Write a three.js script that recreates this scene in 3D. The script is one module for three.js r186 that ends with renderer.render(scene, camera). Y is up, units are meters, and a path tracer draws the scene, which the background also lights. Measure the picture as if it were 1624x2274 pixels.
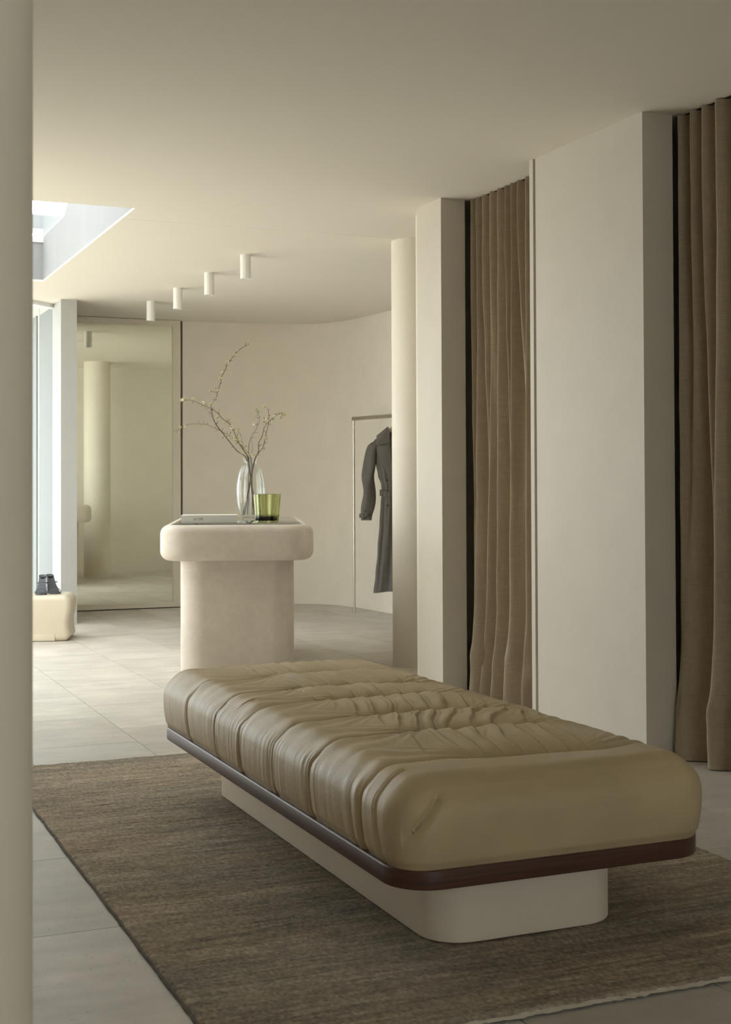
import * as THREE from 'three';
import { mergeGeometries, mergeVertices, toCreasedNormals } from 'three/addons/utils/BufferGeometryUtils.js';
import { RoundedBoxGeometry } from 'three/addons/geometries/RoundedBoxGeometry.js';

// ------------------------------------------------------------------ camera, sky, exposure
const scene = new THREE.Scene();
const D2R = Math.PI / 180, F_PX = 3038.28;
const EYE = 1.07, H = 2.509;                                     // eye height, ceiling height
const camera = new THREE.PerspectiveCamera(2 * Math.atan(1137 / F_PX) / D2R, 1624 / 2274, 0.05, 200);
camera.setViewOffset(1624, 2274, 0, 1137 - 1024.83, 1624, 2274); // the lens is shifted a little upward
camera.position.set(0, EYE, 0);
camera.rotation.order = 'YXZ';
camera.rotation.set(0.947 * D2R, -22.953 * D2R, -0.215 * D2R);
camera.focus = 4.6; camera.userData.fStop = 11;
scene.add(camera);

const SKY = 2.5, EXPOSURE = 1.82;
const renderer = new THREE.WebGLRenderer({ antialias: true });
renderer.toneMapping = THREE.LinearToneMapping;
renderer.toneMappingExposure = EXPOSURE;
renderer.shadowMap.enabled = true;

// sun added for bounce light, high on the right: it falls through the skylight onto the floor left of the frame
const sun = new THREE.DirectionalLight(new THREE.Color().setRGB(1, 0.99, 0.965), 11);
{ const el = 58 * D2R, az = 32 * D2R; sun.position.set(8 * Math.cos(el) * Math.cos(az), 8 * Math.sin(el), -8.4 - 8 * Math.cos(el) * Math.sin(az)); sun.target.position.set(0, 0, -8.4); }
sun.castShadow = true; sun.shadow.mapSize.set(2048, 2048);
Object.assign(sun.shadow.camera, { left: -9, right: 9, top: 9, bottom: -9, near: 0.1, far: 30 });
scene.add(sun, sun.target);

// ------------------------------------------------------------------ noise
function rng(seed) { let s = seed >>> 0; return () => { s = (s + 0x6D2B79F5) >>> 0; let t = s; t = Math.imul(t ^ (t >>> 15), t | 1); t ^= t + Math.imul(t ^ (t >>> 7), t | 61); return ((t ^ (t >>> 14)) >>> 0) / 4294967296; }; }
const hash = (x, y, s) => { let h = Math.imul(x | 0, 374761393) ^ Math.imul(y | 0, 668265263) ^ Math.imul(s | 0, 974634777); h = Math.imul(h ^ (h >>> 13), 1274126177); return ((h ^ (h >>> 16)) >>> 0) / 4294967296; };
const sm = (t) => t * t * (3 - 2 * t);
function vnoise(x, y, s = 0, px = 0, py = 0) {                    // value noise 0..1, repeating after px, py cells if given
  const xi = Math.floor(x), yi = Math.floor(y), fx = sm(x - xi), fy = sm(y - yi);
  const w = (a, p) => (p ? ((a % p) + p) % p : a);
  const a = hash(w(xi, px), w(yi, py), s), b = hash(w(xi + 1, px), w(yi, py), s), c = hash(w(xi, px), w(yi + 1, py), s), d = hash(w(xi + 1, px), w(yi + 1, py), s);
  return (a + (b - a) * fx) * (1 - fy) + (c + (d - c) * fx) * fy;
}
const clamp = (x, a, b) => Math.min(b, Math.max(a, x));
const sstep = (a, b, x) => sm(clamp((x - a) / (b - a), 0, 1));
const lerp = (a, b, t) => a + (b - a) * t;
function tfbm(u, v, fx, fy, oct, s) { let a = 0, k = 0.5, n = 0; for (let i = 0; i < oct; i++) { a += k * vnoise(u * fx, v * fy, s + i, fx, fy); n += k; k *= 0.55; fx *= 2; fy *= 2; } return a / n; }
function tex(w, h, fn, srgb = true) {
  const d = new Uint8Array(w * h * 4);
  for (let j = 0; j < h; j++) for (let i = 0; i < w; i++) {
    const c = fn(i / w, j / h), k = (j * w + i) * 4;
    d[k] = clamp(c[0] * 255, 0, 255); d[k + 1] = clamp(c[1] * 255, 0, 255); d[k + 2] = clamp(c[2] * 255, 0, 255); d[k + 3] = 255;
  }
  const t = new THREE.DataTexture(d, w, h); t.wrapS = t.wrapT = THREE.RepeatWrapping; t.magFilter = THREE.LinearFilter; t.minFilter = THREE.LinearFilter;
  if (srgb) t.colorSpace = THREE.SRGBColorSpace;
  t.needsUpdate = true; return t;
}
const rep = (t, x, y) => { const c = t.clone(); c.repeat.set(x, y); c.needsUpdate = true; return c; };
const grey = (x) => [x, x, x];

// sky: pale blue air with broad white clouds, the same all round
{
  const w = 512, h = 256, d = new Float32Array(w * h * 4);
  for (let j = 0; j < h; j++) for (let i = 0; i < w; i++) {
    const u = i / w, v = j / h, c = sstep(0.42, 0.7, tfbm(u, v, 12, 8, 5, 77)), k = (j * w + i) * 4;
    d[k] = SKY * lerp(0.90, 1.03, c); d[k + 1] = SKY * lerp(0.96, 1.01, c); d[k + 2] = SKY * lerp(1.02, 0.98, c); d[k + 3] = 1;
  }
  const t = new THREE.DataTexture(d, w, h, THREE.RGBAFormat, THREE.FloatType);
  t.mapping = THREE.EquirectangularReflectionMapping; t.magFilter = t.minFilter = THREE.LinearFilter; t.wrapS = THREE.RepeatWrapping; t.needsUpdate = true;
  scene.background = t;
}

// ------------------------------------------------------------------ materials
const rgb = (r, g, b) => new THREE.Color().setRGB(r, g, b);
const std = (o) => new THREE.MeshStandardMaterial(o);
const phys = (o) => new THREE.MeshPhysicalMaterial(o);
const tPlasterBump = tex(512, 512, (u, v) => grey(0.6 * tfbm(u, v, 8, 8, 5, 3) + 0.4 * tfbm(u, v, 90, 90, 2, 9)), false);
const tPlaster = tex(512, 512, (u, v) => grey(0.965 + 0.035 * tfbm(u, v, 6, 6, 5, 14)));
const plaster = (r, g, b, rough = 0.85, bump = 0.0012) => std({ color: rgb(r, g, b), map: tPlaster, bumpMap: tPlasterBump, bumpScale: bump, roughness: rough });
const M = {};
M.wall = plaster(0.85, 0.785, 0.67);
M.wallNear = plaster(0.50, 0.44, 0.345);  // unseen near walls, darkened to cut the bounced light
M.wallBack = plaster(0.88, 0.815, 0.705, 0.9, 0.0015);
M.ceiling = std({ color: rgb(0.845, 0.785, 0.68), roughness: 0.92 });
M.shaft = plaster(0.30, 0.295, 0.29);  // white shaft walls, greyed in the colour so they do not clip
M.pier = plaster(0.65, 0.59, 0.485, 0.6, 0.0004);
M.column = plaster(0.82, 0.755, 0.635, 0.7, 0.0004);
M.columnNear = plaster(0.83, 0.745, 0.59, 0.7, 0.0004);
M.post = plaster(0.52, 0.52, 0.50, 0.7, 0.0004);
M.lamp = std({ color: rgb(0.88, 0.86, 0.80), roughness: 0.5 });
const tStone = tex(1024, 1024, (u, v) => {                       // limestone: soft clouds, faint streaks, scattered specks
  let c = 0.93 + 0.17 * (tfbm(u, v, 5, 9, 5, 31) - 0.5) + 0.06 * (tfbm(u, v, 4, 26, 4, 41) - 0.5) + 0.03 * (tfbm(u, v, 120, 120, 2, 51) - 0.5);
  const s = tfbm(u, v, 60, 60, 3, 61); if (s > 0.775) c -= 0.07 * sstep(0.775, 0.83, s);
  const w = sstep(0.5, 0.7, tfbm(u, v, 7, 7, 4, 71)) * 0.012;
  return [c + w * 0.5, c, c - w];
});
const tStoneRough = tex(256, 256, (u, v) => { const r = 0.75 + 0.25 * tfbm(u, v, 10, 10, 4, 90); return [r, r, r]; }, false);
const stone = (k, w = 0) => std({ color: rgb(0.67 * k + w, 0.625 * k, 0.55 * k - w), map: tStone, roughness: 0.55, roughnessMap: tStoneRough, bumpMap: tStone, bumpScale: 0.0006 });
M.tiles = [stone(1), stone(0.95), stone(1.05), stone(0.9, 0.006), stone(1.02, -0.006), stone(0.97, 0.004)];
M.grout = std({ color: rgb(0.55, 0.52, 0.46), roughness: 0.95 });
M.roof = std({ color: rgb(0.4, 0.4, 0.4), roughness: 1 });
const tWood = tex(1024, 256, (u, v) => {                          // walnut: long grain along u
  const g = tfbm(u, v + 0.03 * tfbm(u, v, 6, 3, 3, 5), 4, 40, 5, 105), f = tfbm(u, v, 20, 160, 2, 115), k = 0.45 + 0.75 * (g - 0.5) + 0.3 * (f - 0.5);
  return [0.20 + 0.22 * k, 0.125 + 0.15 * k, 0.10 + 0.11 * k];
});
M.walnut = std({ color: rgb(1, 1, 1), map: tWood, roughness: 0.38, bumpMap: tWood, bumpScale: 0.0003 });
const tLeather = tex(1024, 1024, (u, v) => grey(0.5 + 0.5 * (tfbm(u, v, 100, 100, 3, 201) - 0.5) + 0.3 * (tfbm(u, v, 14, 14, 4, 211) - 0.5)), false);
const tLeatherCol = tex(512, 512, (u, v) => { const k = 0.95 + 0.10 * (tfbm(u, v, 8, 8, 5, 221) - 0.5); return [k, k, k * 0.985]; });
M.leather = phys({ color: rgb(0.56, 0.435, 0.26), map: tLeatherCol, roughness: 0.46, specularIntensity: 0.9, bumpMap: tLeather, bumpScale: 0.0006, sheen: 0.2, sheenColor: rgb(0.6, 0.5, 0.4), sheenRoughness: 0.5 });
M.benchBase = plaster(0.89, 0.765, 0.59, 0.85, 0.001);
const tRug = tex(2048, 2048, (u, v) => {                          // hand-knotted wool: streaks across the width, broad tone bands
  const s1 = tfbm(u, v, 5, 60, 4, 301), s2 = tfbm(u, v, 18, 260, 3, 311), s3 = tfbm(u, v, 3, 9, 4, 321), f = tfbm(u, v, 300, 300, 2, 331);
  const k = 0.64 + 0.20 * (s1 - 0.5) + 0.26 * (s2 - 0.5) + 0.20 * (s3 - 0.5) + 0.26 * (f - 0.5), w = 0.05 * (tfbm(u, v, 4, 30, 3, 341) - 0.5);
  return [k * (1 + w), k * 0.95, k * (0.85 - w)];
});
const tRugBump = tex(1024, 1024, (u, v) => grey(0.5 * tfbm(u, v, 40, 140, 3, 351) + 0.5 * tfbm(u, v, 240, 240, 2, 361)), false);
M.rug = std({ color: rgb(0.88, 0.81, 0.745), map: tRug, roughness: 1, bumpMap: tRugBump, bumpScale: 0.0035 });
M.rugEdge = std({ color: rgb(0.14, 0.115, 0.09), roughness: 1 });
M.rugEnd = std({ color: rgb(0.70, 0.64, 0.53), roughness: 1 });
const tCloth = tex(512, 512, (u, v) => grey(0.86 + 0.06 * (tfbm(u, v, 160, 24, 2, 401) + tfbm(u, v, 24, 160, 2, 411)) + 0.05 * (tfbm(u, v, 5, 3, 4, 421) - 0.5)));
M.curtain = phys({ color: rgb(0.46, 0.365, 0.255), map: tCloth, roughness: 0.95, bumpMap: tCloth, bumpScale: 0.0006, sheen: 0.3, sheenColor: rgb(0.7, 0.6, 0.45), sheenRoughness: 0.6 });
const tTable = tex(512, 512, (u, v) => { const a = tfbm(u, v, 4, 4, 5, 501), b = tfbm(u, v, 40, 40, 3, 511), k = 0.93 + 0.10 * (a - 0.5) + 0.04 * (b - 0.5); return [k, k * (0.985 + 0.02 * a), k * (0.97 + 0.03 * a)]; });
M.table = std({ color: rgb(0.84, 0.755, 0.66), map: tTable, bumpMap: tPlasterBump, bumpScale: 0.0015, roughness: 0.62 });
M.tableGlass = phys({ color: rgb(0.05, 0.055, 0.045), roughness: 0.02, ior: 1.5 });
M.mirror = std({ color: rgb(0.90, 0.925, 0.83), metalness: 1, roughness: 0.02 });
M.frame = plaster(0.84, 0.77, 0.64, 0.6, 0.0003);
M.dark = std({ color: rgb(0.10, 0.08, 0.06), roughness: 0.9 });
M.steel = std({ color: rgb(0.62, 0.58, 0.50), metalness: 1, roughness: 0.28 });
M.track = std({ color: rgb(0.03, 0.028, 0.025), roughness: 0.9 });
M.pane = phys({ color: rgb(0.96, 0.98, 0.98), transmission: 1, thickness: 0, roughness: 0, ior: 1.45 });
M.windowFrame = std({ color: rgb(0.80, 0.80, 0.77), roughness: 0.5 });
M.stool = phys({ color: rgb(0.66, 0.585, 0.46), roughness: 0.42 });
M.shoe = std({ color: rgb(0.075, 0.08, 0.09), roughness: 0.45 });
M.shoeDark = std({ color: rgb(0.02, 0.02, 0.02), roughness: 0.6 });
M.book = std({ color: rgb(0.86, 0.83, 0.77), roughness: 0.6 });
M.pages = std({ color: rgb(0.80, 0.77, 0.70), roughness: 0.9 });
M.vase = phys({ color: rgb(0.97, 0.985, 0.985), transmission: 1, thickness: 0, roughness: 0.05, ior: 1.5 });
M.green = phys({ color: rgb(1, 1, 1), transmission: 1, thickness: 0.01, roughness: 0.0, ior: 1.5, attenuationColor: rgb(0.34, 0.37, 0.08), attenuationDistance: 0.016 });
M.bark = std({ color: rgb(0.13, 0.085, 0.06), roughness: 0.85 });
M.petal = std({ color: rgb(0.88, 0.86, 0.70), roughness: 0.7, side: THREE.DoubleSide });
M.bud = std({ color: rgb(0.42, 0.40, 0.10), roughness: 0.7 });
const tCoat = tex(256, 256, (u, v) => grey(0.9 + 0.1 * tfbm(u, v, 60, 60, 2, 601)));
M.coat = std({ color: rgb(0.135, 0.118, 0.104), map: tCoat, roughness: 0.75, side: THREE.DoubleSide });
M.coatLining = std({ color: rgb(0.05, 0.045, 0.04), roughness: 0.8, side: THREE.DoubleSide });
M.button = std({ color: rgb(0.02, 0.018, 0.016), roughness: 0.3 });
M.burgundy = std({ color: rgb(0.10, 0.025, 0.03), roughness: 0.9, side: THREE.DoubleSide });
M.paleWood = std({ color: rgb(0.62, 0.50, 0.34), roughness: 0.5 });
M.outside = std({ color: rgb(0.27, 0.285, 0.285), roughness: 1 });
M.paving = std({ color: rgb(0.34, 0.33, 0.31), roughness: 1 });

// ------------------------------------------------------------------ helpers
const taken = {};
function numbered(name) { const n = taken[name] = (taken[name] ?? -1) + 1; return n ? `${name}_${String(n).padStart(3, '0')}` : name; }
function boxUV(g, k = 1) {                                        // uv in metres by the way each face points
  if (g.index) g = g.toNonIndexed();
  if (!g.attributes.normal) g.computeVertexNormals();
  const p = g.attributes.position, uv = new Float32Array(p.count * 2), a = new THREE.Vector3(), b = new THREE.Vector3(), c = new THREE.Vector3(), n = new THREE.Vector3();
  for (let i = 0; i < p.count; i += 3) {
    a.fromBufferAttribute(p, i); b.fromBufferAttribute(p, i + 1); c.fromBufferAttribute(p, i + 2);
    n.copy(b).sub(a).cross(c.clone().sub(a)); const ax = Math.abs(n.x), ay = Math.abs(n.y), az = Math.abs(n.z);
    [a, b, c].forEach((q, j) => { const [u, v] = ay >= ax && ay >= az ? [q.x, q.z] : ax >= az ? [q.z, q.y] : [q.x, q.y]; uv[(i + j) * 2] = u * k; uv[(i + j) * 2 + 1] = v * k; });
  }
  g.setAttribute('uv', new THREE.BufferAttribute(uv, 2)); return g;
}
function mesh(name, geo, mat, parent) { const m = new THREE.Mesh(geo, mat); m.name = parent && parent !== scene ? name : numbered(name); m.castShadow = m.receiveShadow = true; (parent ?? scene).add(m); return m; }
function tag(o, label, category, group) { o.userData.label = label; o.userData.category = category; if (group) o.userData.group = group; return o; }
function thing(name, label, category, [x, y, z] = [0, 0, 0], turn = 0, group) { const o = new THREE.Group(); o.name = numbered(name); o.position.set(x, y, z); o.rotation.y = turn; scene.add(o); return tag(o, label, category, group); }
function struct(name, geo, mat, parent) { const m = mesh(name, geo, mat, parent); if (!parent || parent === scene) m.userData.kind = 'structure'; return m; }
const box = (x0, x1, y0, y1, z0, z1) => boxUV(new THREE.BoxGeometry(x1 - x0, y1 - y0, z1 - z0).translate((x0 + x1) / 2, (y0 + y1) / 2, (z0 + z1) / 2));
const merge = (...g) => mergeGeometries(g.map((q) => { q = q.index ? q.toNonIndexed() : q; for (const k of Object.keys(q.attributes)) if (!['position', 'normal', 'uv'].includes(k)) q.deleteAttribute(k); return q; }));
function roundRect(w, d, r, n = 10) {
  const s = new THREE.Shape(), P = [];
  for (const [cx, cy, a0] of [[w / 2 - r, d / 2 - r, 0], [-w / 2 + r, d / 2 - r, 90], [-w / 2 + r, -d / 2 + r, 180], [w / 2 - r, -d / 2 + r, 270]])
    for (let i = 0; i <= n; i++) { const a = (a0 + 90 * i / n) * D2R; P.push(new THREE.Vector2(cx + r * Math.cos(a), cy + r * Math.sin(a))); }
  s.setFromPoints(P); return s;
}
function slab(w, d, h, r, b, crease = 0.5) {                      // a rounded-plan block, w along x, d along z, base at y = 0
  const g = new THREE.ExtrudeGeometry(roundRect(w - 2 * b, d - 2 * b, Math.max(r - b, 0.001), 14), { depth: h - 2 * b, bevelEnabled: b > 0, bevelSize: b, bevelThickness: b, bevelSegments: 8, curveSegments: 14 });
  g.translate(0, 0, b).rotateX(-Math.PI / 2);
  return toCreasedNormals(boxUV(g), crease);
}
function prism(points, y0, y1) {                                  // plan polygon (x, z) from y0 to y1
  const s = new THREE.Shape(points.map(([x, z]) => new THREE.Vector2(x, -z)));
  return boxUV(new THREE.ExtrudeGeometry(s, { depth: y1 - y0, bevelEnabled: false }).rotateX(-Math.PI / 2).translate(0, y0, 0));
}
function tube(pts, radii, seg = 8, steps = 4, closed = false) {   // a tapering tube through points
  const curve = new THREE.CatmullRomCurve3(pts.map((p) => p.isVector3 ? p : new THREE.Vector3(...p)), closed), n = (pts.length - 1) * steps;
  const fr = curve.computeFrenetFrames(n, closed), pos = [], idx = [], uv = [];
  for (let i = 0; i <= n; i++) {
    const t = i / n, c = curve.getPoint(t), k = t * (pts.length - 1), r = Array.isArray(radii) ? lerp(radii[Math.floor(k)], radii[Math.min(pts.length - 1, Math.floor(k) + 1)], k % 1) : radii;
    for (let j = 0; j <= seg; j++) { const a = j / seg * 2 * Math.PI, v = fr.normals[i].clone().multiplyScalar(Math.cos(a) * r).addScaledVector(fr.binormals[i], Math.sin(a) * r).add(c); pos.push(v.x, v.y, v.z); uv.push(j / seg, t * 4); }
  }
  for (let i = 0; i < n; i++) for (let j = 0; j < seg; j++) { const a = i * (seg + 1) + j, b = a + seg + 1; idx.push(a, a + 1, b, b, a + 1, b + 1); }
  const g = new THREE.BufferGeometry(); g.setAttribute('position', new THREE.Float32BufferAttribute(pos, 3)); g.setAttribute('uv', new THREE.Float32BufferAttribute(uv, 2)); g.setIndex(idx); g.computeVertexNormals(); return g;
}
function grid(nu, nv, fn, closeU = false) {                       // a surface from fn(u, v) -> [x, y, z]
  const pos = [], uv = [], idx = [];
  for (let j = 0; j <= nv; j++) for (let i = 0; i <= nu; i++) { const p = fn(i / nu, j / nv); pos.push(p[0], p[1], p[2]); uv.push(p[3] ?? i / nu, p[4] ?? j / nv); }
  for (let j = 0; j < nv; j++) for (let i = 0; i < nu; i++) { const a = j * (nu + 1) + i, b = a + nu + 1; idx.push(a, a + 1, b, b, a + 1, b + 1); }
  const g = new THREE.BufferGeometry(); g.setAttribute('position', new THREE.Float32BufferAttribute(pos, 3)); g.setAttribute('uv', new THREE.Float32BufferAttribute(uv, 2)); g.setIndex(idx); g.computeVertexNormals();
  if (closeU) { const n = g.attributes.normal; for (let j = 0; j <= nv; j++) { const a = j * (nu + 1), b = a + nu, x = n.getX(a) + n.getX(b), y = n.getY(a) + n.getY(b), z = n.getZ(a) + n.getZ(b), l = Math.hypot(x, y, z) || 1; for (const k of [a, b]) n.setXYZ(k, x / l, y / l, z / l); } }
  return g;
}

// ------------------------------------------------------------------ the setting
// floor: a slab of mortar, and limestone tiles laid in running bond
const floor = struct('floor', box(-3.2, 5.0, -0.12, -0.004, -12.2, 2.4), M.grout);
{
  const W = 0.4775, L = 0.668, r = rng(5), geos = [];
  for (let k = 0; k < 10; k++) {
    const g = new THREE.BoxGeometry(W - 0.003, 0.014, L - 0.003).translate(0, -0.007, 0), p = g.attributes.position, uv = g.attributes.uv, ou = r(), ov = r();
    for (let i = 0; i < p.count; i++) uv.setXY(i, ou + p.getX(i) * 0.9, ov + p.getZ(i) * 0.9);
    geos.push(g);
  }
  for (let k = -3; k <= 6; k++) for (let n = 0; n < 16; n++) {
    const z = -6.98 + (k % 2 ? 0 : 0.334) + (n - 7.5) * L, x = 1.353 + (k + 0.5) * W;
    if (z < -11.9 || z > -1.6) continue;
    const t = mesh('tile', geos[Math.floor(r() * 10)], M.tiles[Math.floor(r() * M.tiles.length)], floor); t.position.set(x, 0, z); t.rotation.y = r() < 0.5 ? Math.PI : 0;
  }
}

// storefront line: diagonal behind the stool, then straight on to the left
const WA = [2.03, -11.07], WB = [1.20, -10.27], WC = [-3.0, -10.27];
const SKX0 = -2.7, SKX1 = 1.667, SKZ0 = -9.765, SKZ1 = -7.0;      // skylight opening
{
  const s = (pts, holes = []) => { const q = new THREE.Shape(pts.map(([x, z]) => new THREE.Vector2(x, -z))); for (const h of holes) q.holes.push(new THREE.Path(h.map(([x, z]) => new THREE.Vector2(x, -z)))); return boxUV(new THREE.ExtrudeGeometry(q, { depth: 0.012, bevelEnabled: false }).rotateX(-Math.PI / 2).translate(0, H, 0)); };
  const seam = -7.2935, g = 0.003, HX0 = SKX0, HX1 = SKX1, HZ0 = SKZ0, HZ1 = SKZ1;
  const ceil = merge(
    s([[-3.2, 2.4], [5.0, 2.4], [5.0, seam + g / 2], [HX1, seam + g / 2], [HX1, HZ1], [HX0, HZ1], [HX0, seam], [-3.2, seam]]),
    s([[HX1, seam - g / 2], [5.0, seam - g / 2], [5.0, -12.2], [-3.2, -12.2], [-3.2, seam], [HX0, seam], [HX0, HZ0], [HX1, HZ0]]),
    box(HX1 + 0.062, 5.0, H + 0.0125, H + 0.1, -8, -6.6));
  struct('ceiling', ceil, M.ceiling);
}
// skylight shaft: the right cheek carries the roof's low eave at the far end and climbs toward the room
{
  const cheek = [[SKZ0 - 0.06, H + 0.012], [SKZ0 - 0.06, 2.827], [-8.99, 2.827], [-8.55, 3.045], [SKZ1 + 0.06, 3.045], [SKZ1 + 0.06, H + 0.012]];
  const wallOf = (x, t) => { const q = new THREE.Shape(cheek.map(([z, y]) => new THREE.Vector2(-z, y))); return boxUV(new THREE.ExtrudeGeometry(q, { depth: t, bevelEnabled: false }).rotateY(Math.PI / 2).translate(x, 0, 0)); };
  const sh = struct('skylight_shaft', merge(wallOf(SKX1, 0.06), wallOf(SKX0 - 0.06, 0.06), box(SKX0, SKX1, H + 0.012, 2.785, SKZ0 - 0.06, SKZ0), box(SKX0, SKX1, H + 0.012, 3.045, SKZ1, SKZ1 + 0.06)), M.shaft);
  mesh('eave_frame', box(SKX0, SKX1, 2.785, 2.827, SKZ0 - 0.1, SKZ0 + 0.012), M.windowFrame, sh);
  const w = struct('window_2', box(SKX0 - 0.12, SKX1 + 0.12, 2.827, 2.85, SKZ0 - 0.1, SKZ0 - 0.03), M.windowFrame);
  const sl = Math.hypot(0.44, 0.218), ang = Math.atan2(0.218, 0.44);
  const pane = (z0, z1, y0, y1) => { const l = Math.hypot(z1 - z0, y1 - y0), g = new THREE.BoxGeometry(SKX1 - SKX0, 0.001, l); const m = mesh('pane', g, M.pane, w); m.position.set((SKX0 + SKX1) / 2, (y0 + y1) / 2 + 0.004, (z0 + z1) / 2); m.rotation.x = -Math.atan2(y1 - y0, z1 - z0); };
  pane(SKZ0, -8.99, 2.829, 2.829); pane(-8.99, -8.55, 2.829, 3.047); pane(-8.55, SKZ1, 3.047, 3.047);
}
// storefront glazing, from floor to ceiling
{
  const w = struct('window_1', merge(box(WC[0], WB[0], -0.004, 0.03, WC[1] - 0.03, WC[1] + 0.03), box(WC[0], WB[0], H - 0.05, H, WC[1] - 0.03, WC[1] + 0.03)), M.windowFrame);
  const run = (a, b, n, z0) => {
    const L = Math.hypot(b[0] - a[0], b[1] - a[1]), t = Math.atan2(-(b[1] - a[1]), b[0] - a[0]);
    for (let i = 0; i < n; i++) { const f = (i + 0.5) / n, m = mesh('pane', new THREE.BoxGeometry(L / n - 0.006, H - 0.08, 0.001), M.pane, w); m.position.set(lerp(a[0], b[0], f), H / 2 - 0.01, lerp(a[1], b[1], f)); m.rotation.y = t; }
    for (let i = z0; i <= n; i++) { const f = i / n, m = mesh('mullion', new THREE.BoxGeometry(0.006, H - 0.08, 0.012), M.windowFrame, w); m.position.set(lerp(a[0], b[0], f), H / 2 - 0.01, lerp(a[1], b[1], f)); m.rotation.y = t; }
    const rail = (y0, y1) => { const m = mesh('rail', new THREE.BoxGeometry(L, y1 - y0, 0.06), M.windowFrame, w); m.position.set((a[0] + b[0]) / 2, (y0 + y1) / 2, (a[1] + b[1]) / 2); m.rotation.y = t; };
    return rail;
  };
  const rail = run(WA, WB, 4, 0); rail(-0.004, 0.02); rail(H - 0.03, H);
  run(WB, WC, 4, 1);
  const left = run(WC, [WC[0], -7.6], 2, 1); left(-0.004, 0.03); left(H - 0.05, H);  // unseen glazing, added to bring in more light from the left
}
// walls
// unseen left wall, moved inward to keep light off the near ceiling
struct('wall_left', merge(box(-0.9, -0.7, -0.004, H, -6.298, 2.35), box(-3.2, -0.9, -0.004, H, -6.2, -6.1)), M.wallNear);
struct('wall_return', merge(box(-3.2, -0.7, -0.004, H, -6.42, -6.3), box(-3.2, -3.0, -0.004, H, -7.6, -6.42)), M.wall);  // unseen, kept pale to bounce light onto the back wall
{ // unseen wall behind the camera; its window is added as frontal fill
  const Z = 2.2, x0 = 0.1, x1 = 2.1, y0 = 0.6, y1 = 2.2;
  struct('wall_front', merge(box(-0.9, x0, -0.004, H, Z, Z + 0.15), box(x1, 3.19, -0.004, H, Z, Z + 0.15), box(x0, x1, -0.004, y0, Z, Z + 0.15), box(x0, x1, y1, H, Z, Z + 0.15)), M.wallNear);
  const a = Z + 0.08, b = Z + 0.13, w = struct('added_window_3', merge(box(x0, x1, y0, y0 + 0.04, a, b), box(x0, x1, y1 - 0.04, y1, a, b), box(x0, x0 + 0.04, y0 + 0.04, y1 - 0.04, a, b), box(x1 - 0.04, x1, y0 + 0.04, y1 - 0.04, a, b)), M.windowFrame);
  mesh('pane', box(x0 + 0.04, x1 - 0.04, y0 + 0.04, y1 - 0.04, Z + 0.1, Z + 0.101), M.pane, w);
}
{
  const pts = [[2.06, -11.66], [3.19, -11.675], [3.2, -11.66], [3.55, -11.655], [3.85, -11.64], [4.08, -11.6], [4.26, -11.53], [4.40, -11.42], [4.49, -11.27], [4.545, -11.05], [4.58, -10.75], [4.605, -10.4], [4.64, -10.05], [4.70, -9.6], [4.76, -9.1], [4.8, -8.5], [4.8, -6.5], [4.8, 2.35]];
  const c = new THREE.CatmullRomCurve3(pts.slice(2).map(([x, z]) => new THREE.Vector3(x, 0, z)), false, 'centripetal'), fine = c.getPoints(120).map((v) => [v.x, v.z]);
  const g = prism([...fine, [5.0, 2.35], [5.0, -12.1], [3.2, -12.1]], -0.004, H);
  struct('wall_back', toCreasedNormals(g, 0.3), M.wallBack);
}
struct('wall_end', box(1.95, 3.2, -0.004, H, -12.1, -11.76), M.outside);
struct('wall_corner', box(1.97, 2.09, -0.004, H, -11.76, -11.0), M.outside);
struct('wall_partition', box(3.10, 4.85, -0.004, H, -6.62, -6.46), M.wall);
{ // the piers between the fitting rooms
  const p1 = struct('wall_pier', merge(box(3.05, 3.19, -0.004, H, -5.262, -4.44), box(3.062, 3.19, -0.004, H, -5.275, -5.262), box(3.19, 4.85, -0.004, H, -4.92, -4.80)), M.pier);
  mesh('edge_trim', box(3.045, 3.19, -0.004, H, -5.306, -5.275), M.pier, p1);
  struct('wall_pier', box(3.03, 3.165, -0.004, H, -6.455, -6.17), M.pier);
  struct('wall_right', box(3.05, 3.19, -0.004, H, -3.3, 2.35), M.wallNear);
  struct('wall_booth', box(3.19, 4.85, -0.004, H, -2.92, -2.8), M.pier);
}
struct('wall_post', box(1.952, 2.075, -0.004, H, -11.0, -10.64), M.post);
const colGeo = (r) => toCreasedNormals(boxUV(new THREE.CylinderGeometry(r, r, H + 0.004, 72, 1, true).translate(0, (H - 0.004) / 2, 0)), 0.5);
{ const a = struct('round_column', colGeo(0.155), M.column); a.position.set(3.452, 0, -7.35); const b = struct('round_column', colGeo(0.155), M.columnNear); b.position.set(0.105, 0, -1.604); }
// out of doors: paving and a pale rendered wall across the yard
struct('paving', merge(box(-14, 14, -0.22, -0.12, -30, -12.2), box(-14, -3.2, -0.22, -0.12, -12.2, 6)), M.paving);
struct('wall_yard', box(0.8, 9, -0.12, 4.2, -16.2, -16), M.outside);

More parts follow.
